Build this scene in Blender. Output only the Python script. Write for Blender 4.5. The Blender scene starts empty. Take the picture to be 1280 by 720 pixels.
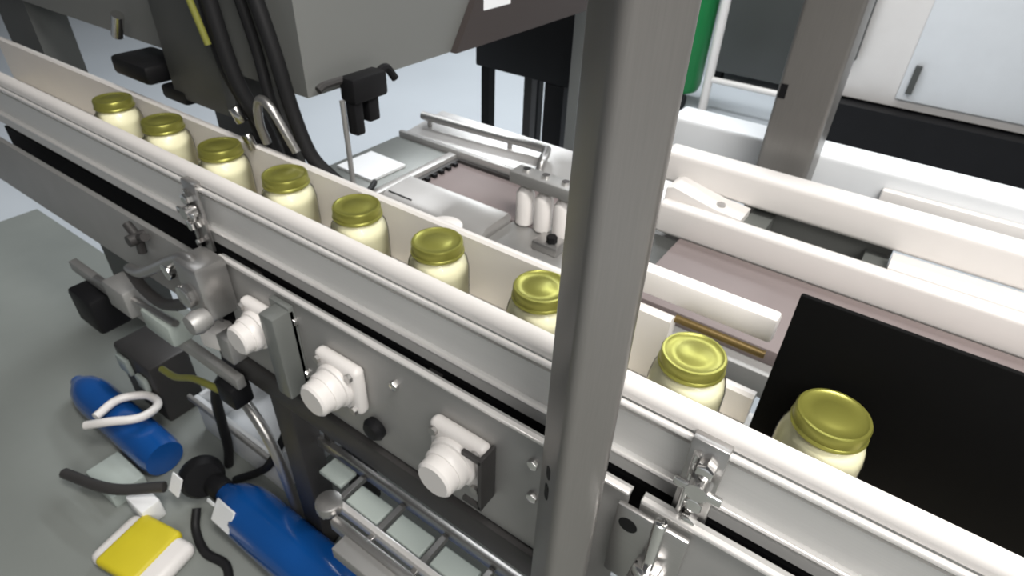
import bpy, bmesh, math, random
from mathutils import Vector, Matrix
random.seed(7)
S = bpy.context.scene
COL = S.collection
ZO = 1.0            # lid height above the floor; all heights below are given from the lid plane

# ------------------------------------------------------------------ camera
cd = bpy.data.cameras.new('camera'); cam = bpy.data.objects.new('camera', cd); COL.objects.link(cam)
cd.sensor_width = 36.0; cd.lens = 36.0 * 762.44 / 1280.0; cd.clip_start = 0.02
cd.dof.use_dof = True; cd.dof.focus_distance = 0.32; cd.dof.aperture_fstop = 0.02144 / 0.0011   # the phone was focused a little too near
R = Matrix(((0.81421895, -0.36698854, 0.4498521), (0.57958852, 0.46907376, -0.66636848), (0.03353578, 0.80329896, 0.59463109)))
cam.matrix_world = Matrix.Translation((0, 0, ZO + 0.462)) @ R.to_4x4()
S.camera = cam

# ------------------------------------------------------------------ light
S.view_settings.view_transform = 'Standard'; S.view_settings.look = 'None'
S.view_settings.gamma = 1.0; S.view_settings.use_curve_mapping = False
S.view_settings.exposure = -0.15
w = bpy.data.worlds.new('world'); S.world = w; w.use_nodes = True
w.node_tree.nodes['Background'].inputs[0].default_value = (0.92, 0.96, 1.0, 1)
w.node_tree.nodes['Background'].inputs[1].default_value = 0.09
def area(name, loc, sx, sy, power, col=(1, 0.97, 0.93), rot=(0, 0, 0)):
    d = bpy.data.lights.new(name, 'AREA'); d.shape = 'RECTANGLE'; d.size = sx; d.size_y = sy; d.energy = power; d.color = col
    o = bpy.data.objects.new(name, d); COL.objects.link(o); o.location = loc; o.rotation_euler = rot
    return o
# ceiling fluorescents, and unseen fill lamps added for the post and the paper
area('ceiling_or_fill_lamp', (1.6, -1.0, 2.8), 2.2, 1.0, 92, rot=(math.radians(-20), math.radians(30), 0))  # unseen fill lamp, added to brighten the right face of the post
area('ceiling_or_fill_lamp', (0.75, 0.2, 3.2), 1.6, 0.5, 100)
area('ceiling_or_fill_lamp', (-2.3, 1.8, 3.2), 0.6, 2.4, 52, (0.96, 0.98, 1.0))  # unseen fill lamp, added so that light reaches the paper pad
area('ceiling_or_fill_lamp', (-0.6, 2.6, 3.2), 2.4, 0.5, 62, (0.95, 0.98, 1.0))
area('ceiling_or_fill_lamp', (-2.6, 4.2, 3.2), 2.4, 0.5, 110, (0.93, 0.97, 1.0))
area('ceiling_or_fill_lamp', (1.2, 4.6, 3.2), 2.4, 0.5, 60, (0.95, 0.98, 1.0))

# ------------------------------------------------------------------ materials
def mat(name, col, rough=0.5, metal=0.0, var=0.08, scale=12.0, bump=0.0, stretch=None, spec=0.5, coat=0.0, rvar=0.0):
    m = bpy.data.materials.new(name); m.use_nodes = True
    nt = m.node_tree; b = nt.nodes['Principled BSDF']
    b.inputs['Metallic'].default_value = metal; b.inputs['Roughness'].default_value = rough
    b.inputs['Specular IOR Level'].default_value = spec
    b.inputs['Coat Weight'].default_value = coat
    tc = nt.nodes.new('ShaderNodeTexCoord'); mp = nt.nodes.new('ShaderNodeMapping')
    nt.links.new(tc.outputs['Object'], mp.inputs['Vector'])
    if stretch: mp.inputs['Scale'].default_value = stretch
    nz = nt.nodes.new('ShaderNodeTexNoise'); nz.inputs['Scale'].default_value = scale; nz.inputs['Detail'].default_value = 5
    nt.links.new(mp.outputs['Vector'], nz.inputs['Vector'])
    mx = nt.nodes.new('ShaderNodeMix'); mx.data_type = 'RGBA'
    mx.inputs['A'].default_value = (*[c * (1 - var) for c in col], 1)
    mx.inputs['B'].default_value = (*[min(1, c * (1 + var)) for c in col], 1)
    nt.links.new(nz.outputs['Fac'], mx.inputs['Factor']); nt.links.new(mx.outputs['Result'], b.inputs['Base Color'])
    if rvar:
        mr = nt.nodes.new('ShaderNodeMapRange'); mr.inputs['To Min'].default_value = max(0.02, rough - rvar); mr.inputs['To Max'].default_value = rough + rvar
        nt.links.new(nz.outputs['Fac'], mr.inputs['Value']); nt.links.new(mr.outputs['Result'], b.inputs['Roughness'])
    if bump:
        bp = nt.nodes.new('ShaderNodeBump'); bp.inputs['Strength'].default_value = bump; bp.inputs['Distance'].default_value = 0.002
        nt.links.new(nz.outputs['Fac'], bp.inputs['Height']); nt.links.new(bp.outputs['Normal'], b.inputs['Normal'])
    return m
M = {
 'white': mat('white_plastic', (0.78, 0.75, 0.725), 0.36, var=0.04),
 'white_cold': mat('cool_white_paint', (0.74, 0.76, 0.78), 0.45, var=0.04),
 'cream_belt': mat('cream_belt', (0.66, 0.61, 0.50), 0.5, var=0.06),
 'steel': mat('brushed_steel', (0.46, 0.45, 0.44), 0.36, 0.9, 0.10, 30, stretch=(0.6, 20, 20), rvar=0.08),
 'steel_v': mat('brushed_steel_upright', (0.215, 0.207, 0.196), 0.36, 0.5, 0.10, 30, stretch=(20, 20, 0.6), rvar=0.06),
 'steel_lt': mat('bright_steel', (0.72, 0.71, 0.70), 0.22, 1.0, 0.06, 30, rvar=0.05),
 'alu': mat('anodised_aluminium', (0.76, 0.755, 0.74), 0.42, 0.15, 0.05, 30, stretch=(0.5, 15, 15)),
 'satin': mat('satin_bright_metal', (0.84, 0.82, 0.80), 0.28, 0.4, 0.04, 30),
 'tray': mat('satin_tray_steel', (0.44, 0.43, 0.42), 0.30, 0.35, 0.06, 14, rvar=0.06),
 'steel_matte': mat('dull_steel', (0.40, 0.395, 0.385), 0.5, 0.6, 0.10, 14),
 'steel_dk': mat('dark_steel', (0.055, 0.052, 0.051), 0.5, 0.3, 0.2, 14),
 'chrome': mat('chrome', (0.78, 0.77, 0.76), 0.12, 1.0, 0.03),
 'gold': mat('gold_lacquer', (0.30, 0.295, 0.065), 0.34, 0.6, 0.08, 20),
 'brass': mat('brown_brass', (0.16, 0.11, 0.04), 0.4, 0.6, 0.1),
 'mayo': mat('pale_cream_filling', (0.90, 0.86, 0.64), 0.42, 0.0, 0.05, 18),
 'brown': mat('mauve_brown_belt', (0.215, 0.175, 0.17), 0.55, 0.0, 0.10, 10, bump=0.05),
 'grey_paint': mat('grey_paint', (0.175, 0.18, 0.173), 0.5, 0.1, 0.10, 2.0),
 'dkgrey_paint': mat('dark_grey_paint', (0.075, 0.078, 0.075), 0.5, 0.1, 0.12, 3.0),
 'brown_paint': mat('brown_grey_paint', (0.05, 0.04, 0.038), 0.5, 0.1, 0.15, 3.0),
 'black': mat('black_plastic', (0.008, 0.008, 0.009), 0.5, 0.0, 0.2, spec=0.2),
 'blackcloth': mat('matte_black', (0.004, 0.004, 0.004), 0.9, 0.0, 0.2, spec=0.1),
 'rubber': mat('black_rubber', (0.012, 0.012, 0.013), 0.55, 0.0, 0.2, spec=0.25),
 'paper': mat('white_paper', (0.86, 0.87, 0.88), 0.7, 0.0, 0.02),
 'blue': mat('blue_gloss_paint', (0.004, 0.065, 0.26), 0.22, 0.0, 0.10, 8, coat=0.4),
 'green': mat('green_paint', (0.005, 0.20, 0.05), 0.4, 0.0, 0.15, 5),
 'greengrey': mat('greenish_plate', (0.42, 0.47, 0.44), 0.45, 0.0, 0.06),
 'plate_grey': mat('grey_green_plate', (0.19, 0.20, 0.19), 0.42, 0.3, 0.08),
 'yellow': mat('yellow_plastic', (0.62, 0.52, 0.02), 0.5, 0.0, 0.08),
 'yelgreen': mat('yellow_green_wire', (0.20, 0.20, 0.04), 0.5, 0.0, 0.1),
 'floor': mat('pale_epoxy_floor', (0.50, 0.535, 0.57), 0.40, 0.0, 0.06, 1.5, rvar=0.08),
 'floor_shade': mat('grey_green_floor_shade', (0.21, 0.225, 0.21), 0.6, 0.0, 0.12, 4),  # floor tone darkened for the shade under the conveyor
 'wall': mat('wall_paint', (0.62, 0.63, 0.62), 0.7, 0.0, 0.04, 2),
}
def glass_mat():
    m = bpy.data.materials.new('thin_jar_glass'); m.use_nodes = True; nt = m.node_tree
    for n in list(nt.nodes): nt.nodes.remove(n)
    out = nt.nodes.new('ShaderNodeOutputMaterial'); mx = nt.nodes.new('ShaderNodeMixShader')
    tr = nt.nodes.new('ShaderNodeBsdfTransparent'); gl = nt.nodes.new('ShaderNodeBsdfGlossy'); fr = nt.nodes.new('ShaderNodeFresnel')
    tr.inputs[0].default_value = (0.97, 0.98, 0.96, 1); gl.inputs['Roughness'].default_value = 0.12; fr.inputs[0].default_value = 1.3
    nt.links.new(fr.outputs[0], mx.inputs[0]); nt.links.new(tr.outputs[0], mx.inputs[1]); nt.links.new(gl.outputs[0], mx.inputs[2])
    nt.links.new(mx.outputs[0], out.inputs[0]); return m
M['glass'] = glass_mat()

# ------------------------------------------------------------------ mesh helpers
class MB:
    """collects shapes given from the lid plane; build() links them as one mesh object"""
    def __init__(s): s.bm = bmesh.new()
    def merge(s, b):
        me = bpy.data.meshes.new('tmp'); b.to_mesh(me); b.free(); s.bm.from_mesh(me); bpy.data.meshes.remove(me); return s
    def box(s, x0, x1, y0, y1, z0, z1, bev=0.0, seg=2, rz=0.0, rx=0.0, ry=0.0):
        b = bmesh.new(); bmesh.ops.create_cube(b, size=1)
        bmesh.ops.scale(b, vec=(abs(x1 - x0), abs(y1 - y0), abs(z1 - z0)), verts=b.verts)
        if bev: bmesh.ops.bevel(b, geom=b.edges[:], offset=bev, segments=seg, profile=0.5, affect='EDGES')
        mt = Matrix.Translation(((x0 + x1) / 2, (y0 + y1) / 2, (z0 + z1) / 2)) @ Matrix.Rotation(rz, 4, 'Z') @ Matrix.Rotation(ry, 4, 'Y') @ Matrix.Rotation(rx, 4, 'X')
        bmesh.ops.transform(b, matrix=mt, verts=b.verts); return s.merge(b)
    def cyl(s, p0, p1, r, n=16, r2=None, bev=0.0):
        p0 = Vector(p0); p1 = Vector(p1); d = p1 - p0
        b = bmesh.new(); bmesh.ops.create_cone(b, cap_ends=True, segments=n, radius1=r, radius2=r if r2 is None else r2, depth=d.length)
        if bev:
            es = [e for e in b.edges if abs(e.verts[0].co.z - e.verts[1].co.z) < 1e-6]
            bmesh.ops.bevel(b, geom=es, offset=bev, segments=2, profile=0.5, affect='EDGES')
        mt = Matrix.Translation((p0 + p1) / 2) @ d.to_track_quat('Z', 'Y').to_matrix().to_4x4()
        bmesh.ops.transform(b, matrix=mt, verts=b.verts); return s.merge(b)
    def lathe(s, prof, base=(0, 0, 0), axis=(0, 0, 1), n=32):
        b = bmesh.new(); rings = []
        for r, z in prof:
            if r < 1e-6: rings.append([b.verts.new((0, 0, z))])
            else: rings.append([b.verts.new((r * math.cos(2 * math.pi * k / n), r * math.sin(2 * math.pi * k / n), z)) for k in range(n)])
        for a, c in zip(rings, rings[1:]):
            for k in range(n):
                k2 = (k + 1) % n
                if len(a) == 1 and len(c) == 1: continue
                if len(a) == 1: b.faces.new((a[0], c[k2], c[k]))
                elif len(c) == 1: b.faces.new((a[k], a[k2], c[0]))
                else: b.faces.new((a[k], a[k2], c[k2], c[k]))
        bmesh.ops.recalc_face_normals(b, faces=b.faces)
        mt = Matrix.Translation(base) @ Vector(axis).to_track_quat('Z', 'Y').to_matrix().to_4x4()
        bmesh.ops.transform(b, matrix=mt, verts=b.verts); return s.merge(b)
    def prism(s, pts, axis, a, c):
        """polygon pts in the plane normal to axis, pulled from a to c; x: (y,z)  y: (x,z)  z: (x,y)"""
        def v(p, t): return {'x': (t, p[0], p[1]), 'y': (p[0], t, p[1]), 'z': (p[0], p[1], t)}[axis]
        b = bmesh.new(); lo = [b.verts.new(v(p, a)) for p in pts]; hi = [b.verts.new(v(p, c)) for p in pts]
        b.faces.new(lo); b.faces.new(hi[::-1]); n = len(pts)
        for k in range(n): b.faces.new((lo[k], hi[k], hi[(k + 1) % n], lo[(k + 1) % n]))
        bmesh.ops.recalc_face_normals(b, faces=b.faces); return s.merge(b)
    def tube(s, pts, r, n=10, smooth=6):
        P = [Vector(p) for p in pts]
        if smooth and len(P) > 2:
            Q = [P[0] * 2 - P[1]] + P + [P[-1] * 2 - P[-2]]; out = []
            for i in range(1, len(Q) - 2):
                for k in range(smooth):
                    t = k / smooth; a, b_, c, d = Q[i - 1], Q[i], Q[i + 1], Q[i + 2]
                    out.append(0.5 * ((2 * b_) + (c - a) * t + (2 * a - 5 * b_ + 4 * c - d) * t * t + (3 * b_ - a - 3 * c + d) * t ** 3))
            P = out + [P[-1]]
        b = bmesh.new(); rings = []; q = None
        for i, p in enumerate(P):
            d = (P[min(i + 1, len(P) - 1)] - P[max(i - 1, 0)]).normalized()
            q = d.to_track_quat('Z', 'Y') if q is None else (q.to_matrix().to_3x3() @ Vector((0, 0, 1))).rotation_difference(d) @ q
            rings.append([b.verts.new(p + q @ Vector((r * math.cos(2 * math.pi * k / n), r * math.sin(2 * math.pi * k / n), 0))) for k in range(n)])
        for a, c in zip(rings, rings[1:]):
            for k in range(n): b.faces.new((a[k], a[(k + 1) % n], c[(k + 1) % n], c[k]))
        b.faces.new(rings[0][::-1]); b.faces.new(rings[-1])
        bmesh.ops.recalc_face_normals(b, faces=b.faces); return s.merge(b)
    def build(s, name, m, parent=None, label=None, loc=None):
        for e in s.bm.edges:
            e.smooth = len(e.link_faces) == 2 and e.calc_face_angle(0) < math.radians(38)
        for f in s.bm.faces: f.smooth = True
        off = Vector((0, 0, 0))
        p = parent
        while p is not None: off += p.location; p = p.parent
        if parent is None:
            xs = [v.co for v in s.bm.verts]
            loc = Vector(loc) + Vector((0, 0, ZO)) if loc else Vector((sum(v.x for v in xs) / len(xs), sum(v.y for v in xs) / len(xs), min(v.z for v in xs) + ZO))
            off = loc
        for v in s.bm.verts: v.co = v.co + Vector((0, 0, ZO)) - off
        me = bpy.data.meshes.new(name); s.bm.to_mesh(me); s.bm.free(); me.materials.append(M[m])
        o = bpy.data.objects.new(name, me); COL.objects.link(o)
        if parent is None: o.location = loc
        else: o.parent = parent
        if label: o['label'] = label
        return o
def tag(o, label, cat, group=None):
    o['label'] = label; o['category'] = cat
    if group: o['group'] = group
    return o
def thing(name, label, cat, loc, group=None):
    o = bpy.data.objects.new(name, None); COL.objects.link(o); o.empty_display_size = 0.05
    o.location = (loc[0], loc[1], loc[2] + ZO); return tag(o, label, cat, group)
def struct(o): o['kind'] = 'structure'; return o
def box(name, m, parent, *a, label=None, **k): return MB().box(*a, **k).build(name, m, parent, label)
def copy_of(name, o, parent, dloc):
    c = o.copy(); COL.objects.link(c); c.parent = parent; c.location = Vector(dloc); return c

# ------------------------------------------------------------------ setting
struct(box('floor', 'floor', None, -9, 6, -3.5, 9, -1.05, -1.0))
tag(box('shaded_floor', 'floor_shade', None, -3.2, 1.4, -1.2, 0.78, -1.0, -0.9985), 'dark grey-green sheet standing in for shade on the floor under the jar conveyor', 'floor shade')  # thin sheet added; its dark colour stands in for shade on the floor
struct(box('wall_back', 'wall', None, -9, 6, 9.0, 9.15, -1.0, 2.4))

# ------------------------------------------------------------------ jar conveyor
XL, XR = -2.1, 0.62
cv = thing('jar_conveyor', 'long white-railed conveyor carrying gold-lidded jars, with grey steel side', 'conveyor', (-0.7, 0.54, -1.0))
# front and back guide rails (rounded white plastic profiles)
def rail(y_in, y_out, zt, zb, name, xa, xb, label=None):
    d = 1 if y_out > y_in else -1
    wd = abs(y_out - y_in); pts = [(y_in, zb), (y_in, zt - 0.004), (y_in + d * 0.004, zt)]
    for k in range(1, 7):
        a = k / 6 * math.pi / 2; rr = wd * 0.75
        pts.append((y_out - d * rr + d * rr * math.sin(a), zt - rr + rr * math.cos(a)))
    pts.append((y_out, zb)); return MB().prism(pts, 'x', xa, xb).build(name, 'white', cv, label)
rail(0.489, 0.468, -0.011, -0.034, 'guide_rail', XL, XR, 'near white plastic guide rail in front of the jars')
rail(0.600, 0.622, -0.014, -0.121, 'guide_rail', XL, -0.165, 'far white plastic guide rail behind the jars')
# rail section standing higher beside the post
box('upper_guide_rail', 'white', cv, -0.31, -0.052, 0.627, 0.650, -0.012, 0.024, bev=0.005, label='short white guide rail standing above the far rail')
rail(0.600, 0.622, -0.074, -0.121, 'low_guide_rail', -0.165, -0.045)
MB().cyl((-0.165, 0.618, -0.022), (-0.052, 0.618, -0.022), 0.0055, 12).build('guide_rod', 'brass', cv, 'short brass-brown rod under the upper guide rail')
# belt links
lk = MB().box(XL, XL + 0.0375, 0.495, 0.597, -0.130, -0.122, bev=0.002, seg=1).build('belt_link', 'cream_belt', cv)
for i in range(1, 68):
    copy_of('belt_link', lk, cv, (0.04 * i, 0, 0))
# round bars along the side
MB().cyl((XL, 0.4655, -0.041), (XR, 0.4655, -0.041), 0.0045, 12).build('guide_rod', 'satin', cv, 'thin bright steel rod under the near guide rail')
MB().prism([(0.487, -0.034), (0.487, -0.064), (0.478, -0.066), (0.478, -0.125), (0.471, -0.125), (0.471, -0.129), (0.474, -0.132), (0.474, -0.158), (0.490, -0.158), (0.490, -0.034)], 'x', XL, XR).build('side_frame', 'alu', cv, 'pale aluminium side frame under the near guide rail')
MB().cyl((XL, 0.4705, -0.1275), (XR, 0.4705, -0.1275), 0.0036, 12).build('guide_rod', 'satin', cv, 'thin bright steel rod along the foot of the side frame')
MB().prism([(0.600, -0.1225), (0.625, -0.1225), (0.625, -0.158), (0.600, -0.158)], 'x', XL, XR).build('side_frame', 'alu', cv)
box('belt_bed', 'steel_dk', cv, XL, XR, 0.492, 0.599, -0.150, -0.133)
box('gap_shade', 'black', cv, -1.9, XR, 0.478, 0.598, -0.295, -0.172)  # black block standing in for the shade between frame and panel
box('gap_shade_pan', 'steel_dk', cv, XL, XR, 0.470, 0.640, -0.315, -0.300)  # dark pan added to keep the gap under the belt dark
# lower steel side panel with flanged bright top edge
def panel(x0, x1, zt, zb, m, name, label):
    y = 0.440
    return MB().prism([(y, zb), (y, zt - 0.004), (y + 0.0015, zt), (y + 0.012, zt + 0.001), (y + 0.012, zt - 0.003), (y + 0.004, zt - 0.006), (y + 0.004, zb)], 'x', x0, x1).build(name, m, cv, label)
panel(-0.925, -0.12, -0.149, -0.386, 'steel_matte', 'side_panel', 'grey steel side panel holding three white bearings')
panel(-0.105, XR, -0.146, -0.386, 'steel_matte', 'side_panel', 'grey steel side panel right of the post')
panel(XL, -0.985, -0.185, -0.335, 'steel_matte', 'side_panel', 'grey steel side panel at the far end')
for xa, xb in ((-0.925, -0.12), (-0.105, XR)):
    box('panel_edge', 'satin', cv, xa, xb, 0.4375, 0.4470, -0.1510, -0.1450, bev=0.0015, seg=1, label='bright folded top edge of the steel panel')
for px, pz in ((-0.725, -0.192), (-0.499, -0.202), (-0.250, -0.192), (-0.724, -0.311), (-0.247, -0.26), (0.06, -0.2), (0.3, -0.2)):
    MB().cyl((px, 0.4398, pz), (px, 0.432, pz), 0.0085, 6, bev=0.001).build('bolt', 'steel_lt', cv)
# dark tube beam under the panel
box('lower_beam', 'steel_dk', cv, -1.02, XR, 0.430, 0.478, -0.455, -0.392, bev=0.006, label='dark steel tube beam under the side panel')
for lx in (-0.86, 0.40):
    box('leg', 'steel_dk', cv, lx - 0.034, lx + 0.034, 0.444, 0.500, -0.985, -0.455, bev=0.005, label='dark square steel leg')
    MB().cyl((lx, 0.472, -1.0), (lx, 0.472, -0.985), 0.032, 16).build('foot', 'rubber', cv)
    box('leg', 'steel_dk', cv, lx - 0.034, lx + 0.034, 0.585, 0.635, -0.985, -0.315, bev=0.005)
    box('cross_bar', 'steel_dk', cv, lx - 0.02, lx + 0.02, 0.478, 0.60, -0.44, -0.40)
for bx in (-0.87, -0.45, 0.1, 0.5):
    box('bracket', 'steel_dk', cv, bx - 0.012, bx + 0.012, 0.444, 0.4775, -0.30, -0.175)
# white flange bearings
def bearing(x, z, s, L, lab):
    f = MB(); f.box(x - s, x + s, 0.416, 0.4395, z - s, z + s, bev=0.010, seg=3); f.cyl((x, 0.418, z), (x, 0.406, z), s * 0.80, 28, bev=0.004)
    f = f.build('bearing', 'white', cv, lab)
    MB().lathe([(0, 0), (s * 0.70, 0), (s * 0.70, L * 0.35), (s * 0.66, L * 0.45), (s * 0.62, L * 0.45), (s * 0.60, L * 0.90), (s * 0.52, L), (0, L)], (x, 0.406, z), (0, -1, 0), 28).build('bearing_cap', 'white', f)
    for sx in (-1, 1):
        for sz in (-1, 1):
            MB().cyl((x + sx * s * 0.74, 0.4165, z + sz * s * 0.74), (x + sx * s * 0.74, 0.410, z + sz * s * 0.74), 0.0075, 6).build('bolt', 'steel', f)
bearing(-0.806, -0.237, 0.046, 0.034, 'white square flange bearing farthest up the panel')
bearing(-0.612, -0.252, 0.049, 0.040, 'white square flange bearing in the middle of the panel')
bearing(-0.366, -0.250, 0.050, 0.038, 'white square flange bearing nearest the post')
MB().box(-0.758, -0.722, 0.396, 0.4395, -0.345, -0.165, bev=0.004).box(-0.772, -0.722, 0.428, 0.4395, -0.36, -0.16, bev=0.002).build('bracket', 'plate_grey', cv, 'grey upright bracket beside the farthest bearing')
MB().box(-0.318, -0.311, 0.405, 0.4395, -0.315, -0.205, bev=0.002).box(-0.345, -0.311, 0.405, 0.411, -0.315, -0.307).box(-0.345, -0.311, 0.405, 0.411, -0.213, -0.205).build('handle', 'steel_dk', cv, 'dark u-shaped handle beside the nearest bearing')
MB().lathe([(0, 0), (0.020, 0), (0.022, 0.010), (0.016, 0.018), (0, 0.020)], (-0.555, 0.4395, -0.335), (0, -1, 0), 20).build('knob', 'black', cv)
# guide rail clamps
def clamp(x, s):
    b = MB(); b.box(x - 0.020, x + 0.020, 0.455, 0.462, -0.165, -0.030, bev=0.002); b.box(x - 0.020, x + 0.020, 0.455, 0.470, -0.036, -0.028, bev=0.002)
    b = b.build('rail_clamp', 'steel', cv, 'steel clamp plate holding the guide rail')
    for dz, r, L in ((-0.055, 0.010, 0.016), (-0.105, 0.011, 0.020), (-0.145, 0.009, 0.014)):
        MB().cyl((x + 0.004, 0.455, dz), (x + 0.004, 0.455 - L, dz), r, 6, bev=0.001).build('bolt', 'chrome', b)
    MB().cyl((x - 0.010, 0.452, -0.165), (x - 0.010, 0.452, -0.045), 0.004, 10).build('threaded_rod', 'steel_lt', b)
    k = MB(); k.cyl((x + 0.004, 0.432, -0.080), (x + 0.004, 0.452, -0.080), 0.012, 14); k.box(x - 0.022, x + 0.030, 0.434, 0.440, -0.086, -0.074, bev=0.002); k.build('wing_nut', 'steel_lt', b)
clamp(-0.055, 1); clamp(-0.985, 1)
# black backdrop panel of the inspection point behind the last jar
box('backdrop_panel', 'blackcloth', cv, -0.038, 0.62, 0.5915, 0.5985, -0.118, 0.090, bev=0.002, label='flat black backdrop panel behind the last jar')

# ------------------------------------------------------------------ jars
JARX = [(-1.380, 'gold-lidded cream jar at the far left end of the row'),
        (-1.197, 'gold-lidded cream jar with darkened lid, second from the far end'),
        (-1.011, 'gold-lidded cream jar in front of the black cables, third from the far end'),
        (-0.830, 'gold-lidded cream jar just below the looped grey hose'),
        (-0.660, 'gold-lidded cream jar in line with the white paper sheet'),
        (-0.497, 'gold-lidded cream jar beside the shiny tray plate, middle of the row'),
        (-0.321, 'gold-lidded cream jar half hidden by the left edge of the post'),
        (-0.115, 'gold-lidded cream jar just right of the steel post'),
        (0.035, 'nearest gold-lidded cream jar, in front of the black backdrop')]
GJ = 'jars riding on the conveyor'
j0 = thing('jar', JARX[0][1], 'jar', (JARX[0][0], 0.543, -0.122), GJ)
def jp(prof, name, m):
    b = MB().lathe([(r, z) for r, z in prof], (JARX[0][0], 0.543, -0.1218), n=40); return b.build(name, m, j0)
jp([(0, 0.003), (0.040, 0.003), (0.0435, 0.008), (0.0435, 0.077), (0.041, 0.090), (0.034, 0.100), (0.031, 0.104), (0.031, 0.110), (0, 0.110)], 'filling', 'mayo')
jp([(0, 0), (0.040, 0), (0.0448, 0.006), (0.0448, 0.078), (0.0422, 0.092), (0.0352, 0.1015), (0.0322, 0.105), (0.0322, 0.114)], 'glass', 'glass')
jp([(0.0325, 0.105), (0.0372, 0.105), (0.0385, 0.107), (0.0380, 0.1095), (0.0370, 0.1105), (0.0370, 0.1215), (0.0355, 0.1240), (0.0330, 0.1242), (0.0305, 0.1225), (0.0200, 0.1225), (0.0180, 0.1236), (0, 0.1236)], 'lid', 'gold')
kids = list(j0.children)
for x, lab in JARX[1:]:
    j = j0.copy(); COL.objects.link(j); j.location = (x, 0.543, -0.122 + ZO); j['label'] = lab
    j.rotation_euler.z = random.uniform(0, 6)
    for k in kids:
        c = k.copy(); COL.objects.link(c); c.parent = j

# ------------------------------------------------------------------ main steel post
def rounded_sq(cx, cy, h, r, rot, n=6):
    P = []
    for qx, qy, a0 in ((1, 1, 0), (-1, 1, 90), (-1, -1, 180), (1, -1, 270)):
        for k in range(n + 1):
            a = math.radians(a0 + 90 * k / n); x = qx * (h - r) + r * math.cos(a); y = qy * (h - r) + r * math.sin(a)
            P.append((cx + x * math.cos(rot) - y * math.sin(rot), cy + x * math.sin(rot) + y * math.cos(rot)))
    return P
PX, PY, PR, PH = -0.172, 0.388, math.radians(-38), 0.0285
post = thing('steel_post', 'thick upright brushed steel post standing in front of the conveyor', 'post', (PX, PY, -1.0))
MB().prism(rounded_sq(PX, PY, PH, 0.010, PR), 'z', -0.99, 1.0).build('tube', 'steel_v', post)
MB().box(PX - 0.05, PX + 0.05, PY - 0.05, PY + 0.05, -1.0, -0.99, bev=0.002).build('base_plate', 'steel', post)
nrm = Vector((math.cos(PR), math.sin(PR), 0)); nrm = Vector((math.sin(PR), -math.cos(PR), 0))   # the face turned to the camera
fc = Vector((PX, PY, 0)) + nrm * PH; tang = Vector((-nrm.y, nrm.x, 0))
for hz, hh in ((-0.085, 0.010), (-0.118, 0.016)):
    h = MB()
    for s, rr in ((1, 0.0048),):
        h.cyl(fc + Vector((0, 0, hz - hh / 2)) - nrm * 0.001, fc + Vector((0, 0, hz - hh / 2)) + nrm * 0.0006, rr, 16)
        h.cyl(fc + Vector((0, 0, hz + hh / 2)) - nrm * 0.001, fc + Vector((0, 0, hz + hh / 2)) + nrm * 0.0006, rr, 16)
        c = fc + Vector((0, 0, hz)); h.box(c.x - rr, c.x + rr, c.y - 0.0006, c.y + 0.0006, hz - hh / 2, hz + hh / 2, rz=PR)
    h.build('slot', 'black', post)
# mounting bracket of the post and its chrome stud
mb = thing('mounting_bracket', 'grey steel bracket with chrome stud beside the foot of the post', 'bracket', (-0.09, 0.42, -0.30))
MB().box(-0.128, -0.040, 0.428, 0.436, -0.30, -0.158, bev=0.003).build('plate', 'steel', mb)
MB().cyl((-0.072, 0.412, -0.25), (-0.072, 0.412, -0.125), 0.0075, 14, bev=0.002).build('stud', 'chrome', mb)
MB().cyl((-0.072, 0.412, -0.232), (-0.072, 0.412, -0.214), 0.017, 6, bev=0.002).build('nut', 'chrome', mb)
MB().box(-0.092, -0.052, 0.400, 0.430, -0.300, -0.250, bev=0.003).build('block', 'steel_lt', mb)
MB().cyl((-0.110, 0.4275, -0.187), (-0.110, 0.4285, -0.187), 0.012, 16).build('hole', 'black', mb)

# ------------------------------------------------------------------ second conveyor / machine table behind
tb = thing('machine_table', 'stainless machine table with sunken brown belt behind the jar conveyor', 'table', (-0.3, 1.15, -1.0))
box('table_bed', 'steel_matte', tb, -1.26, 0.75, 0.90, 1.42, -0.34, -0.285, bev=0.004)
box('left_plate', 'plate_grey', tb, -1.235, -1.040, 0.90, 1.200, -0.285, -0.250, bev=0.003, label='grey-green plate at the left end of the table')
box('divider_strip', 'tray', tb, -1.038, -1.012, 0.90, 1.200, -0.285, -0.243, bev=0.003)
box('belt_pad', 'brown', tb, -0.998, -0.62, 1.030, 1.192, -0.285, -0.262, bev=0.002, label='sunken mauve brown belt left of the post')
box('belt_frame', 'steel_dk', tb, -1.010, -0.999, 1.02, 1.20, -0.285, -0.254); box('belt_frame', 'steel_dk', tb, -0.998, -0.62, 1.1925, 1.2035, -0.285, -0.254)
for i in range(5):
    box('frame_notch', 'black', tb, -0.996, -0.985, 1.05 + 0.028 * i, 1.062 + 0.028 * i, -0.262, -0.252)
box('back_ridge', 'tray', tb, -1.235, -0.50, 1.205, 1.220, -0.285, -0.236, bev=0.003, label='bright ridge along the back of the sunken belt')
MB().prism([(1.221, -0.285), (1.221, -0.250), (1.40, -0.232), (1.40, -0.285)], 'x', -1.235, -0.45).build('back_tray', 'tray', tb, 'sloping stainless tray along the back')
MB().tube([(-1.225, 1.300, -0.215), (-1.0, 1.315, -0.215), (-0.825, 1.330, -0.215), (-0.797, 1.318, -0.215), (-0.777, 1.268, -0.218), (-0.774, 1.252, -0.240)], 0.012, 12).build('back_handrail', 'steel', tb, 'bent grey tube rail along the back of the table')
for xx, yy in ((-1.20, 1.302), (-0.92, 1.322)):
    MB().cyl((xx, yy, -0.26), (xx, yy, -0.215), 0.007, 10).build('rail_support', 'steel', tb)
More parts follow.
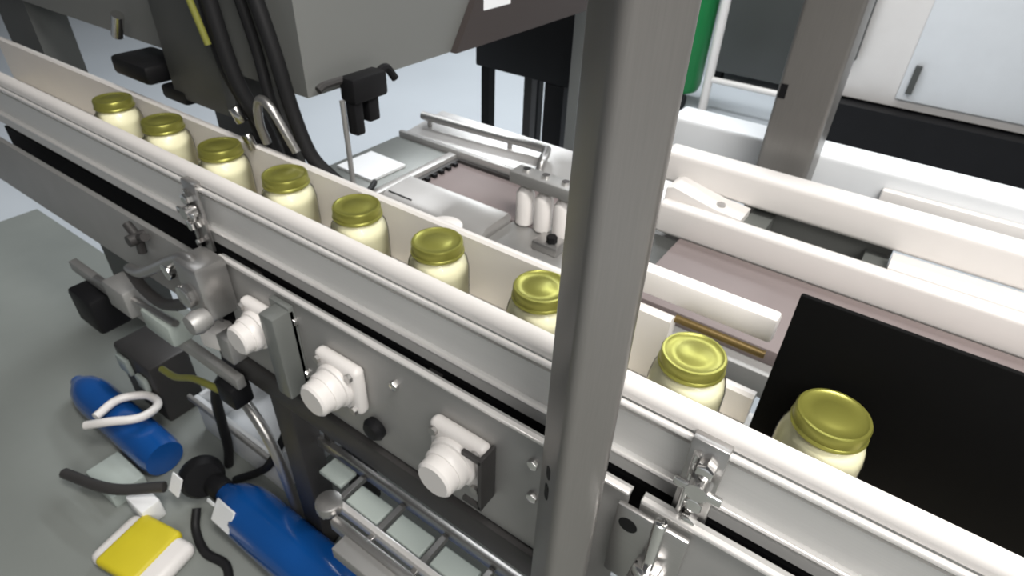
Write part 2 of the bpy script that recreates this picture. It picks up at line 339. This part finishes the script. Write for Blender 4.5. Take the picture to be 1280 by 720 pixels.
fp = MB(); fp.prism([(0.915, -0.285), (0.915, -0.252), (0.930, -0.240), (1.015, -0.238), (1.026, -0.250), (1.026, -0.285)], 'x', -1.010, -0.705); fp = fp.build('front_plate', 'tray', tb, 'shiny steel cover plate in front of the sunken belt')
box('slot', 'black', fp, -1.000, -0.925, 0.926, 0.9315, -0.245, -0.2405)
box('near_plate', 'steel_matte', tb, -0.70, -0.455, 0.90, 1.028, -0.285, -0.262, bev=0.002)
box('brown_belt', 'brown', tb, -0.352, 0.75, 0.93, 1.188, -0.285, -0.252, bev=0.003, label='flat mauve brown belt right of the post')
box('middle_plate', 'steel_matte', tb, -0.615, -0.455, 1.030, 1.200, -0.285, -0.262, bev=0.002)
box('gap_cover', 'dkgrey_paint', tb, -0.453, -0.354, 0.93, 1.200, -0.285, -0.270)
for lx in (-1.2, 0.68):
    for ly in (0.95, 1.37):
        box('leg', 'steel', tb, lx - 0.025, lx + 0.025, ly - 0.025, ly + 0.025, -1.0, -0.34, bev=0.003)
# moulded white guard frame with the long slot
gf = thing('guard_frame', 'thick white plastic guard frame with a long slot, behind the brown belt', 'guard', (0.1, 1.27, -0.285))
box('front_beam', 'white', gf, -0.420, 0.75, 1.195, 1.232, -0.262, -0.186, bev=0.010, seg=4)
box('rear_beam', 'white', gf, -0.470, 0.75, 1.302, 1.366, -0.188, -0.112, bev=0.012, seg=4)
MB().prism([(-0.420, -0.262), (-0.244, -0.262), (-0.244, -0.188), (-0.30, -0.183), (-0.37, -0.168), (-0.405, -0.160), (-0.420, -0.166)], 'y', 1.2325, 1.3015).build('end_block', 'white', gf)
box('end_block', 'white', gf, 0.047, 0.75, 1.2325, 1.3015, -0.262, -0.187)
box('slot_floor', 'grey_paint', gf, -0.2435, 0.0465, 1.2325, 1.36, -0.268, -0.256)
box('slot_back', 'grey_paint', gf, -0.2435, 0.0465, 1.340, 1.355, -0.256, -0.189)
box('slot_stop', 'plate_grey', gf, -0.2435, -0.195, 1.235, 1.338, -0.256, -0.205)
box('slot_stop', 'plate_grey', gf, 0.000, 0.0465, 1.235, 1.338, -0.256, -0.215)
MB().cyl((-0.30, 1.262, -0.186), (-0.30, 1.262, -0.179), 0.010, 16).build('screw', 'steel', gf)
# pale ledge behind it
lg = thing('white_ledge', 'white beam with rounded edge behind the slotted guard frame', 'beam', (0.1, 1.6, -1.0))
box('beam', 'white_cold', lg, -0.561, 0.8, 1.552, 1.660, -0.255, -0.124, bev=0.012, seg=3)
box('lip', 'white', lg, -0.02, 0.8, 1.528, 1.5515, -0.200, -0.160, bev=0.004)
for lx in (-0.46, 0.7):
    box('leg', 'steel_matte', lg, lx - 0.03, lx + 0.03, 1.58, 1.64, -1.0, -0.255)
p2 = thing('rear_post', 'grey square steel post rising behind the white slotted guard', 'post', (-0.2285, 1.482, -1.0))
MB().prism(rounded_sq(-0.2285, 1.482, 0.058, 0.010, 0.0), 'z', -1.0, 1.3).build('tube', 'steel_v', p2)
box('square_hole', 'black', p2, -0.281, -0.266, 1.4225, 1.4245, 0.023, 0.053)

# clamp with white cylinders on the table
ac = thing('cylinder_clamp', 'grey clamp bar with white air cylinders standing on the table beside the post', 'clamp', (-0.62, 1.04, -0.262))
box('clamp_bar', 'steel_matte', ac, -0.705, -0.500, 1.012, 1.060, -0.158, -0.128, bev=0.006)
for cx in (-0.672, -0.622, -0.572):
    c = MB(); c.lathe([(0, 0), (0.015, 0), (0.021, 0.006), (0.021, 0.080), (0.014, 0.092), (0.010, 0.096), (0, 0.096)], (cx, 1.035, -0.262), n=20); c = c.build('cylinder', 'white', ac)
    MB().cyl((cx, 1.035, -0.166), (cx, 1.035, -0.122), 0.009, 10).build('piston_rod', 'chrome', c)
box('base_block', 'steel', ac, -0.60, -0.535, 0.955, 1.005, -0.262, -0.240, bev=0.004)
MB().cyl((-0.56, 0.975, -0.24), (-0.56, 0.975, -0.225), 0.012, 6).build('bolt', 'black', ac)
tag(box('paper_sheet', 'paper', None, -1.205, -1.075, 0.945, 1.065, -0.2495, -0.243, rz=-0.03), 'white rectangular paper pad lying on the grey-green plate', 'paper')
cf = MB().lathe([(0, 0), (0.026, 0), (0.032, 0.004), (0.031, 0.012), (0.018, 0.016), (0, 0.017)], (-0.60, 0.675, -0.085), n=24)
cf.box(-0.66, -0.585, 0.655, 0.695, -0.095, -0.085, bev=0.003).box(-0.64, -0.61, 0.64, 0.695, -0.27, -0.095)
tag(cf.build('sensor_cover', 'white', None), 'small white round cover just behind the far guide rail', 'cover')

# ------------------------------------------------------------------ upper machine cabinet (behind the far end of the row)
cb = thing('machine_cabinet', 'big grey machine cabinet overhanging the far end of the conveyor', 'cabinet', (-1.5, 1.2, -1.0))
MB().box(-2.2, -0.885, 0.655, 0.76, 0.085, 1.3).box(-1.06, -0.885, 0.76, 1.75, 0.085, 1.3).build('body', 'grey_paint', cb)
MB().prism([(1.035, 0.0845), (1.72, 0.0845), (1.72, 0.60), (1.40, 0.60)], 'x', -0.884, -0.868).build('door_panel', 'brown_paint', cb, 'slanted dark brown door panel')
box('sticker', 'paper', cb, -0.8678, -0.8668, 1.13, 1.23, 0.156, 0.185)
box('column', 'dkgrey_paint', cb, -1.36, -1.13, 0.742, 0.80, -1.0, 0.0845, label='dark grey column carrying the cabinet')
box('column', 'dkgrey_paint', cb, -2.2, -2.0, 0.662, 0.75, -1.0, 0.0845)
box('front_cover', 'dkgrey_paint', cb, -1.30, -1.11, 0.632, 0.6545, 0.0, 0.45, bev=0.006)
hb = MB(); hb.box(-1.47, -1.33, 0.60, 0.70, 0.02, 0.06, bev=0.01); hb.build('black_foam_pad', 'black', cb)
box('black_foot', 'black', cb, -1.345, -1.255, 0.628, 0.70, -0.012, 0.018, bev=0.008)
MB().cyl((-1.44, 0.62, 0.10), (-1.41, 0.62, 0.145), 0.012, 14).build('steel_pin', 'steel_lt', cb)
# black cables and looped hose hanging down the cabinet
cg = 'black cables hanging at the cabinet corner'
def cable(name, pts, r, m, lab, cat, grp=None): return tag(MB().tube(pts, r, 10).build(name, m, None), lab, cat, grp)
cable('cable', [(-1.085, 0.622, 0.42), (-1.075, 0.620, 0.25), (-1.060, 0.618, 0.12), (-1.035, 0.636, 0.02), (-1.02, 0.644, -0.08), (-1.02, 0.644, -0.26)], 0.013, 'rubber', 'thick black cable, leftmost of those hanging behind the jars', 'cable', cg)
cable('cable', [(-1.055, 0.60, 0.42), (-1.040, 0.605, 0.25), (-1.020, 0.61, 0.10), (-0.995, 0.632, 0.0), (-0.985, 0.642, -0.10), (-0.985, 0.644, -0.26)], 0.014, 'rubber', 'thick black cable with pale connectors behind the third jar', 'cable', cg)
cable('cable', [(-0.985, 0.63, 0.42), (-0.955, 0.63, 0.28), (-0.925, 0.632, 0.16), (-0.908, 0.635, 0.06), (-0.885, 0.64, -0.015), (-0.86, 0.66, -0.06), (-0.84, 0.70, -0.12), (-0.86, 0.75, -0.24)], 0.013, 'rubber', 'long black cable curving down the grey cabinet side', 'cable', cg)
cable('cable', [(-1.020, 0.625, 0.42), (-1.000, 0.632, 0.27), (-0.980, 0.636, 0.16), (-0.960, 0.632, 0.06), (-0.945, 0.642, -0.04), (-0.95, 0.66, -0.25)], 0.010, 'rubber', 'thin black cable behind the looped grey hose', 'cable', cg)
cable('wire', [(-1.075, 0.578, 0.34), (-1.064, 0.578, 0.28), (-1.052, 0.582, 0.22), (-1.04, 0.586, 0.16)], 0.006, 'yelgreen', 'yellow-green wire taped along the black cables', 'wire')
cable('hose', [(-0.966, 0.610, -0.005), (-0.970, 0.606, 0.03), (-0.962, 0.604, 0.065), (-0.945, 0.602, 0.083), (-0.922, 0.602, 0.075), (-0.902, 0.606, 0.04), (-0.885, 0.612, 0.0)], 0.008, 'steel', 'grey flexible hose looped behind the fourth jar', 'hose')
for i, (cx, cz) in enumerate(((-1.027, 0.052), (-1.008, 0.006))):
    tag(MB().cyl((cx, 0.598, cz), (cx + 0.008, 0.603, cz - 0.028), 0.011, 12, bev=0.002).build('connector', 'steel_lt', None), ('upper' if i == 0 else 'lower') + ' pale metal connector on the black cable', 'connector')
# black toggle clamp under the cabinet
bc = thing('clamp', 'black toggle clamp hanging under the cabinet edge with a thin rod', 'clamp', (-0.85, 0.76, 0.02))
box('clamp_body', 'black', bc, -0.875, -0.835, 0.715, 0.80, 0.065, 0.112, bev=0.008)
box('jaw', 'black', bc, -0.868, -0.842, 0.718, 0.740, 0.005, 0.068, bev=0.005)
box('jaw', 'black', bc, -0.868, -0.842, 0.752, 0.780, 0.022, 0.068, bev=0.005)
MB().tube([(-0.855, 0.79, 0.10), (-0.855, 0.815, 0.108), (-0.85, 0.832, 0.085)], 0.008, 8).build('lever', 'black', bc)
MB().tube([(-0.868, 0.72, 0.105), (-0.868, 0.68, 0.105), (-0.868, 0.665, 0.10)], 0.007, 8).build('lever', 'steel_dk', bc)
MB().cyl((-0.866, 0.712, -0.20), (-0.866, 0.712, 0.07), 0.005, 8).build('rod', 'steel_matte', bc)
cable('cable', [(-0.90, 0.66, -0.09), (-0.925, 0.70, -0.16), (-0.97, 0.76, -0.24), (-1.00, 0.83, -0.238), (-1.03, 0.90, -0.232), (-1.05, 0.93, -0.235)], 0.007, 'rubber', 'short black cable beside the paper pad on the table edge', 'cable')

# ------------------------------------------------------------------ far background
st = thing('black_stand', 'black stand with dark legs behind the table under the cabinet', 'stand', (-1.3, 2.05, -1.0))
box('top', 'black', st, -1.56, -1.05, 1.98, 2.40, -0.285, 0.10, bev=0.006)
box('leg', 'black', st, -1.530, -1.490, 1.98, 2.02, -1.0, -0.285)
box('leg', 'steel_dk', st, -1.400, -1.362, 2.10, 2.14, -1.0, -0.285)
box('leg', 'black', st, -1.225, -1.140, 1.98, 2.06, -1.0, -0.285)
box('leg', 'black', st, -1.530, -1.490, 2.36, 2.40, -1.0, -0.285)
rp = thing('grey_upright', 'narrow grey upright behind the left edge of the big post', 'post', (-0.98, 1.9, -1.0))
box('tube', 'grey_paint', rp, -1.055, -0.960, 1.86, 1.94, -1.0, 0.7, bev=0.006)
gb = thing('green_bin', 'tall green container on black wheels right of the big post', 'bin', (-1.52, 4.15, -1.0))
MB().lathe([(0, 0.10), (0.17, 0.10), (0.185, 0.14), (0.20, 1.30), (0.20, 1.34), (0, 1.34)], (-1.52, 4.15, -1.0), n=28).build('body', 'green', gb)
for dx, dy in ((-0.12, -0.12), (0.12, -0.12), (0, 0.14)):
    MB().cyl((-1.52 + dx - 0.02, 4.15 + dy, -0.95), (-1.52 + dx + 0.02, 4.15 + dy, -0.95), 0.05, 16).build('wheel', 'rubber', gb)
wf = thing('white_rack', 'thin white tube rack standing on the floor by the green container', 'rack', (-1.1, 4.1, -1.0))
MB().cyl((-1.265, 4.1, -1.0), (-1.265, 4.1, 0.6), 0.030, 12).build('post', 'white', wf)
MB().cyl((-0.66, 4.1, -1.0), (-0.66, 4.1, 0.6), 0.030, 12).build('post', 'white', wf)
MB().cyl((-1.265, 4.1, -0.785), (-0.66, 4.1, -0.785), 0.020, 12).build('shelf_bar', 'white', wf)
gc = thing('grey_cabinet', 'large dark grey cabinet on short legs at the back', 'cabinet', (-1.1, 5.1, -1.0))
box('body', 'dkgrey_paint', gc, -1.52, -0.62, 4.8, 5.4, -0.93, 0.9, bev=0.01)
for lx in (-1.45, -0.7): box('foot', 'black', gc, lx - 0.04, lx + 0.04, 4.85, 4.93, -1.0, -0.93)
wc = thing('white_cabinet', 'white cabinet with a black plinth at the back right', 'cabinet', (0.4, 4.0, -1.0))
box('body', 'white', wc, -0.50, 1.6, 3.8, 4.5, -0.63, 1.2, bev=0.01)
box('plinth', 'black', wc, -0.50, 1.6, 3.70, 4.45, -1.0, -0.64)
box('corner_shade', 'dkgrey_paint', wc, -0.478, -0.415, 3.765, 3.799, -0.43, 1.2)  # dark strip standing in for the shade along the cabinet edge
box('door', 'white_cold', wc, -0.17, 0.5, 3.78, 3.799, -0.58, 1.1, bev=0.005)
box('door_handle', 'dkgrey_paint', wc, -0.135, -0.105, 3.755, 3.780, -0.54, -0.40)

# ------------------------------------------------------------------ under the conveyor, lower left
rk = thing('lower_rack', 'grey steel ladder rack with pale plates under the conveyor', 'rack', (-0.5, 0.43, -0.63))
for ry, w_, m, x0 in ((0.487, 0.007, 'steel', -0.815), (0.402, 0.006, 'satin', -0.665), (0.372, 0.009, 'steel', -0.64)):
    box('rail', m, rk, x0, -0.225, ry - w_, ry + w_, -0.62, -0.592, bev=0.002)
xs = [-0.67, -0.56, -0.45, -0.34, -0.232]
for x in xs: box('rung', 'steel', rk, x - 0.006, x + 0.006, 0.366, 0.479, -0.617, -0.604, bev=0.001, seg=1)
box('plate', 'greengrey', rk, -0.755, -0.69, 0.432, 0.476, -0.616, -0.606, bev=0.002, seg=1)
for x0, x1 in zip(xs[:-1], xs[1:]):
    box('plate', 'greengrey', rk, x0 + 0.012, x1 - 0.012, 0.416, 0.462, -0.616, -0.606, bev=0.002, seg=1)
box('apron', 'steel_matte', rk, -0.60, -0.225, 0.330, 0.366, -0.63, -0.60, bev=0.003)
MB().cyl((-0.665, 0.385, -0.60), (-0.665, 0.385, -0.575), 0.026, 18, bev=0.004).build('knob', 'steel', rk)
box('hanger', 'steel_dk', rk, -0.80, -0.78, 0.489, 0.498, -0.60, -0.40)
box('hanger', 'steel_dk', rk, -0.26, -0.24, 0.489, 0.498, -0.60, -0.40)

def gas(name, lab, x0, x1, y, r, z, valve):
    t = thing(name, lab, 'gas cylinder', ((x0 + x1) / 2, y, z - r))
    MB().lathe([(0, 0), (r * 0.35, 0), (r * 0.42, 0.015), (r * 0.80, 0.055), (r * 0.96, 0.095), (r, 0.13), (r, x1 - x0 - 0.03), (r * 0.92, x1 - x0), (0, x1 - x0)], (x0, y, z), (1, 0, 0), 40).build('body', 'blue', t)
    if valve:
        MB().cyl((x0 - 0.045, y, z), (x0 + 0.005, y, z), 0.030, 20, bev=0.004).build('collar', 'black', t)
        MB().lathe([(0, 0), (0.048, 0), (0.056, 0.012), (0.056, 0.034), (0.046, 0.048), (0, 0.050)], (x0 - 0.095, y - 0.005, z + 0.005), (1, -0.3, 0.4), 24).build('valve_wheel', 'black', t)
    return t
g1 = gas('gas_cylinder', 'glossy blue gas cylinder with black valve lying on the floor', -1.13, -0.25, 0.375, 0.068, -0.932, True)
lb = MB(); lb.box(-1.075, -1.005, 0.320, 0.325, -0.925, -0.865, rx=-0.55, bev=0.001, seg=1); lb.box(-1.10, -1.074, 0.322, 0.326, -0.885, -0.878, rx=-0.5); lb.build('label_tag', 'white_cold', g1)
box('tape', 'paper', g1, -1.225, -1.185, 0.300, 0.304, -0.91, -0.86, rx=-0.5)
g2 = gas('gas_cylinder', 'second blue gas cylinder, lying on the floor behind the first valve', -1.85, -1.36, 0.345, 0.055, -0.945, False)
cable('hose', [(-1.56, 0.26, -0.87), (-1.50, 0.30, -0.85), (-1.46, 0.36, -0.86), (-1.49, 0.42, -0.88), (-1.55, 0.42, -0.88), (-1.585, 0.36, -0.87), (-1.57, 0.29, -0.87)], 0.012, 'white', 'coiled white hose on the far blue cylinder', 'hose')
cable('cable', [(-1.16, 0.31, -0.955), (-1.13, 0.28, -0.985), (-1.06, 0.26, -0.99), (-0.99, 0.27, -0.99), (-0.93, 0.24, -0.99), (-0.85, 0.20, -0.99)], 0.011, 'rubber', 'black cable lying on the floor beside the blue cylinder', 'cable')
bag = thing('yellow_bag', 'yellow and white plastic bag lying on the floor in front of the cylinder valve', 'bag', (-1.16, 0.17, -1.0))
MB().box(-1.27, -1.06, 0.10, 0.235, -1.0, -0.955, bev=0.02, seg=3, rz=0.2).build('sack', 'white', bag)
MB().box(-1.24, -1.11, 0.095, 0.240, -0.985, -0.949, bev=0.012, seg=3, rz=0.2).build('yellow_band', 'yellow', bag)
tag(MB().box(-1.32, -1.24, 0.215, 0.265, -1.0, -0.935, bev=0.006).build('white_block', 'paper', None), 'small white block on the floor beside the black valve wheel', 'block')
cable('pipe', [(-1.52, 0.16, -0.94), (-1.35, 0.205, -0.915), (-1.235, 0.285, -0.90)], 0.014, 'steel_dk', 'dark steel pipe running from the valve to the left', 'pipe')
bx = thing('plastic_crate', 'pale grey plastic crate on the floor behind the blue cylinders', 'crate', (-1.2, 0.62, -1.0))
box('crate_wall', 'white_cold', bx, -1.42, -1.05, 0.49, 0.505, -1.0, -0.86, bev=0.004); box('crate_wall', 'white_cold', bx, -1.42, -1.05, 0.72, 0.735, -1.0, -0.86, bev=0.004)
box('crate_wall', 'white_cold', bx, -1.42, -1.405, 0.505, 0.72, -1.0, -0.86, bev=0.004); box('crate_wall', 'white_cold', bx, -1.065, -1.05, 0.505, 0.72, -1.0, -0.86, bev=0.004)
box('crate_bottom', 'white_cold', bx, -1.405, -1.065, 0.505, 0.72, -1.0, -0.985)
box('crate_rim', 'steel_matte', bx, -1.43, -1.04, 0.478, 0.4895, -0.872, -0.852, bev=0.003)
# clamp lever and clutter at the end of the panel
tc = thing('clamp_lever', 'dark steel clamp lever with curved handle at the end of the side panel', 'clamp', (-1.0, 0.40, -0.25))
MB().tube([(-1.24, 0.405, -0.290), (-1.17, 0.400, -0.268), (-1.08, 0.398, -0.215), (-1.00, 0.396, -0.165), (-0.94, 0.396, -0.135), (-0.90, 0.398, -0.150)], 0.011, 10).build('upper_arm', 'steel', tc)
MB().tube([(-1.24, 0.405, -0.290), (-1.19, 0.400, -0.318), (-1.12, 0.398, -0.320), (-1.04, 0.398, -0.285), (-0.97, 0.398, -0.235), (-0.92, 0.398, -0.205)], 0.012, 10).build('lower_arm', 'steel_dk', tc)
box('lever_body', 'steel', tc, -0.955, -0.885, 0.375, 0.436, -0.245, -0.130, bev=0.010)
MB().cyl((-1.02, 0.385, -0.195), (-1.02, 0.410, -0.195), 0.016, 14, bev=0.002).build('pivot', 'chrome', tc)
MB().cyl((-0.92, 0.360, -0.19), (-0.92, 0.376, -0.19), 0.022, 8, bev=0.002).build('pivot', 'steel_lt', tc)
MB().lathe([(0, 0), (0.018, 0), (0.022, 0.02), (0.018, 0.034), (0, 0.036)], (-0.888, 0.376, -0.225), (0, -1, 0), 18).build('knob', 'steel_matte', tc)
sk = thing('star_knob', 'dark three-armed knob on the far grey panel', 'knob', (-1.19, 0.43, -0.22))
MB().cyl((-1.19, 0.4395, -0.205), (-1.19, 0.405, -0.205), 0.012, 12).build('stem', 'steel_dk', sk)
kk = MB()
for a in (0.4, 2.5, 4.6): kk.cyl((-1.19, 0.425, -0.205), (-1.19 + 0.036 * math.cos(a), 0.425, -0.205 + 0.036 * math.sin(a)), 0.009, 10)
kk.build('knob_arms', 'steel_dk', sk)
mt = thing('motor', 'black motor block fixed under the end of the side panel', 'motor', (-0.98, 0.5, -0.45))
box('housing', 'black', mt, -1.08, -0.905, 0.452, 0.58, -0.391, -0.318, bev=0.01)
MB().cyl((-1.05, 0.452, -0.355), (-1.05, 0.425, -0.355), 0.032, 20, bev=0.004).build('shaft_cover', 'steel_dk', mt)
box('terminal_box', 'white', mt, -1.015, -0.965, 0.405, 0.450, -0.378, -0.330, bev=0.006, rz=0.3, label='small white terminal box')
box('bracket', 'steel_matte', mt, -0.965, -0.925, 0.41, 0.452, -0.391, -0.33, bev=0.004)
rl = thing('slide_rail', 'grey slide rail with pale blocks below the clamp lever', 'rail', (-1.2, 0.42, -0.46))
box('rail', 'steel_matte', rl, -1.62, -0.93, 0.405, 0.425, -0.46, -0.43, bev=0.003)
box('slide_block', 'greengrey', rl, -1.22, -1.11, 0.385, 0.432, -0.43, -0.375, bev=0.006, label='pale green slide block')
box('slide_block', 'steel_matte', rl, -1.36, -1.27, 0.380, 0.432, -0.43, -0.36, bev=0.006)
MB().cyl((-1.45, 0.40, -0.405), (-1.10, 0.40, -0.365), 0.008, 10).build('slide_rod', 'steel', rl)
box('end_bracket', 'black', rl, -1.56, -1.45, 0.36, 0.44, -0.56, -0.46, bev=0.01)
box('end_bracket', 'black', rl, -1.00, -0.94, 0.39, 0.44, -0.52, -0.46, bev=0.01)
cable('wire', [(-1.28, 0.40, -0.60), (-1.20, 0.395, -0.575), (-1.12, 0.40, -0.535), (-1.05, 0.405, -0.52), (-0.98, 0.42, -0.53)], 0.008, 'yelgreen', 'yellow-green wire hanging below the slide rail', 'wire')
cable('pipe', [(-1.06, 0.46, -0.60), (-1.00, 0.455, -0.64), (-0.955, 0.45, -0.70), (-0.94, 0.45, -0.80), (-0.945, 0.46, -1.0)], 0.013, 'steel', 'bent grey pipe dropping to the floor beside the dark leg', 'pipe')

# black leads added to darken the space under the far end, and boxes
lg2 = 'black leads added to darken the space under the far end'
cable('cable', [(-1.06, 0.47, -0.39), (-1.08, 0.465, -0.52), (-1.17, 0.455, -0.66), (-1.20, 0.455, -0.80), (-1.22, 0.457, -0.90), (-1.24, 0.45, -0.985)], 0.013, 'rubber', 'black lead added below the motor block for darkness, the nearer of two', 'cable', lg2)
cable('cable', [(-0.97, 0.54, -0.393), (-0.99, 0.54, -0.60), (-1.02, 0.535, -0.74), (-1.03, 0.47, -0.83), (-1.10, 0.462, -0.92), (-1.18, 0.43, -0.985)], 0.011, 'rubber', 'black lead added beside the dark leg for darkness, the farther of two', 'cable', lg2)
vb = thing('valve_block', 'dark valve block with pale fittings standing behind the far blue cylinder', 'valve', (-1.62, 0.50, -1.0))
box('block', 'steel_dk', vb, -1.72, -1.52, 0.44, 0.56, -1.0, -0.78, bev=0.01)
box('fitting', 'greengrey', vb, -1.69, -1.63, 0.425, 0.4395, -0.86, -0.80, bev=0.005); box('fitting', 'greengrey', vb, -1.60, -1.55, 0.425, 0.4395, -0.88, -0.83, bev=0.005)
tag(box('pale_plate', 'greengrey', None, -1.50, -1.36, 0.195, 0.285, -1.0, -0.955, bev=0.006), 'pale greenish plate on the floor left of the white block', 'plate')
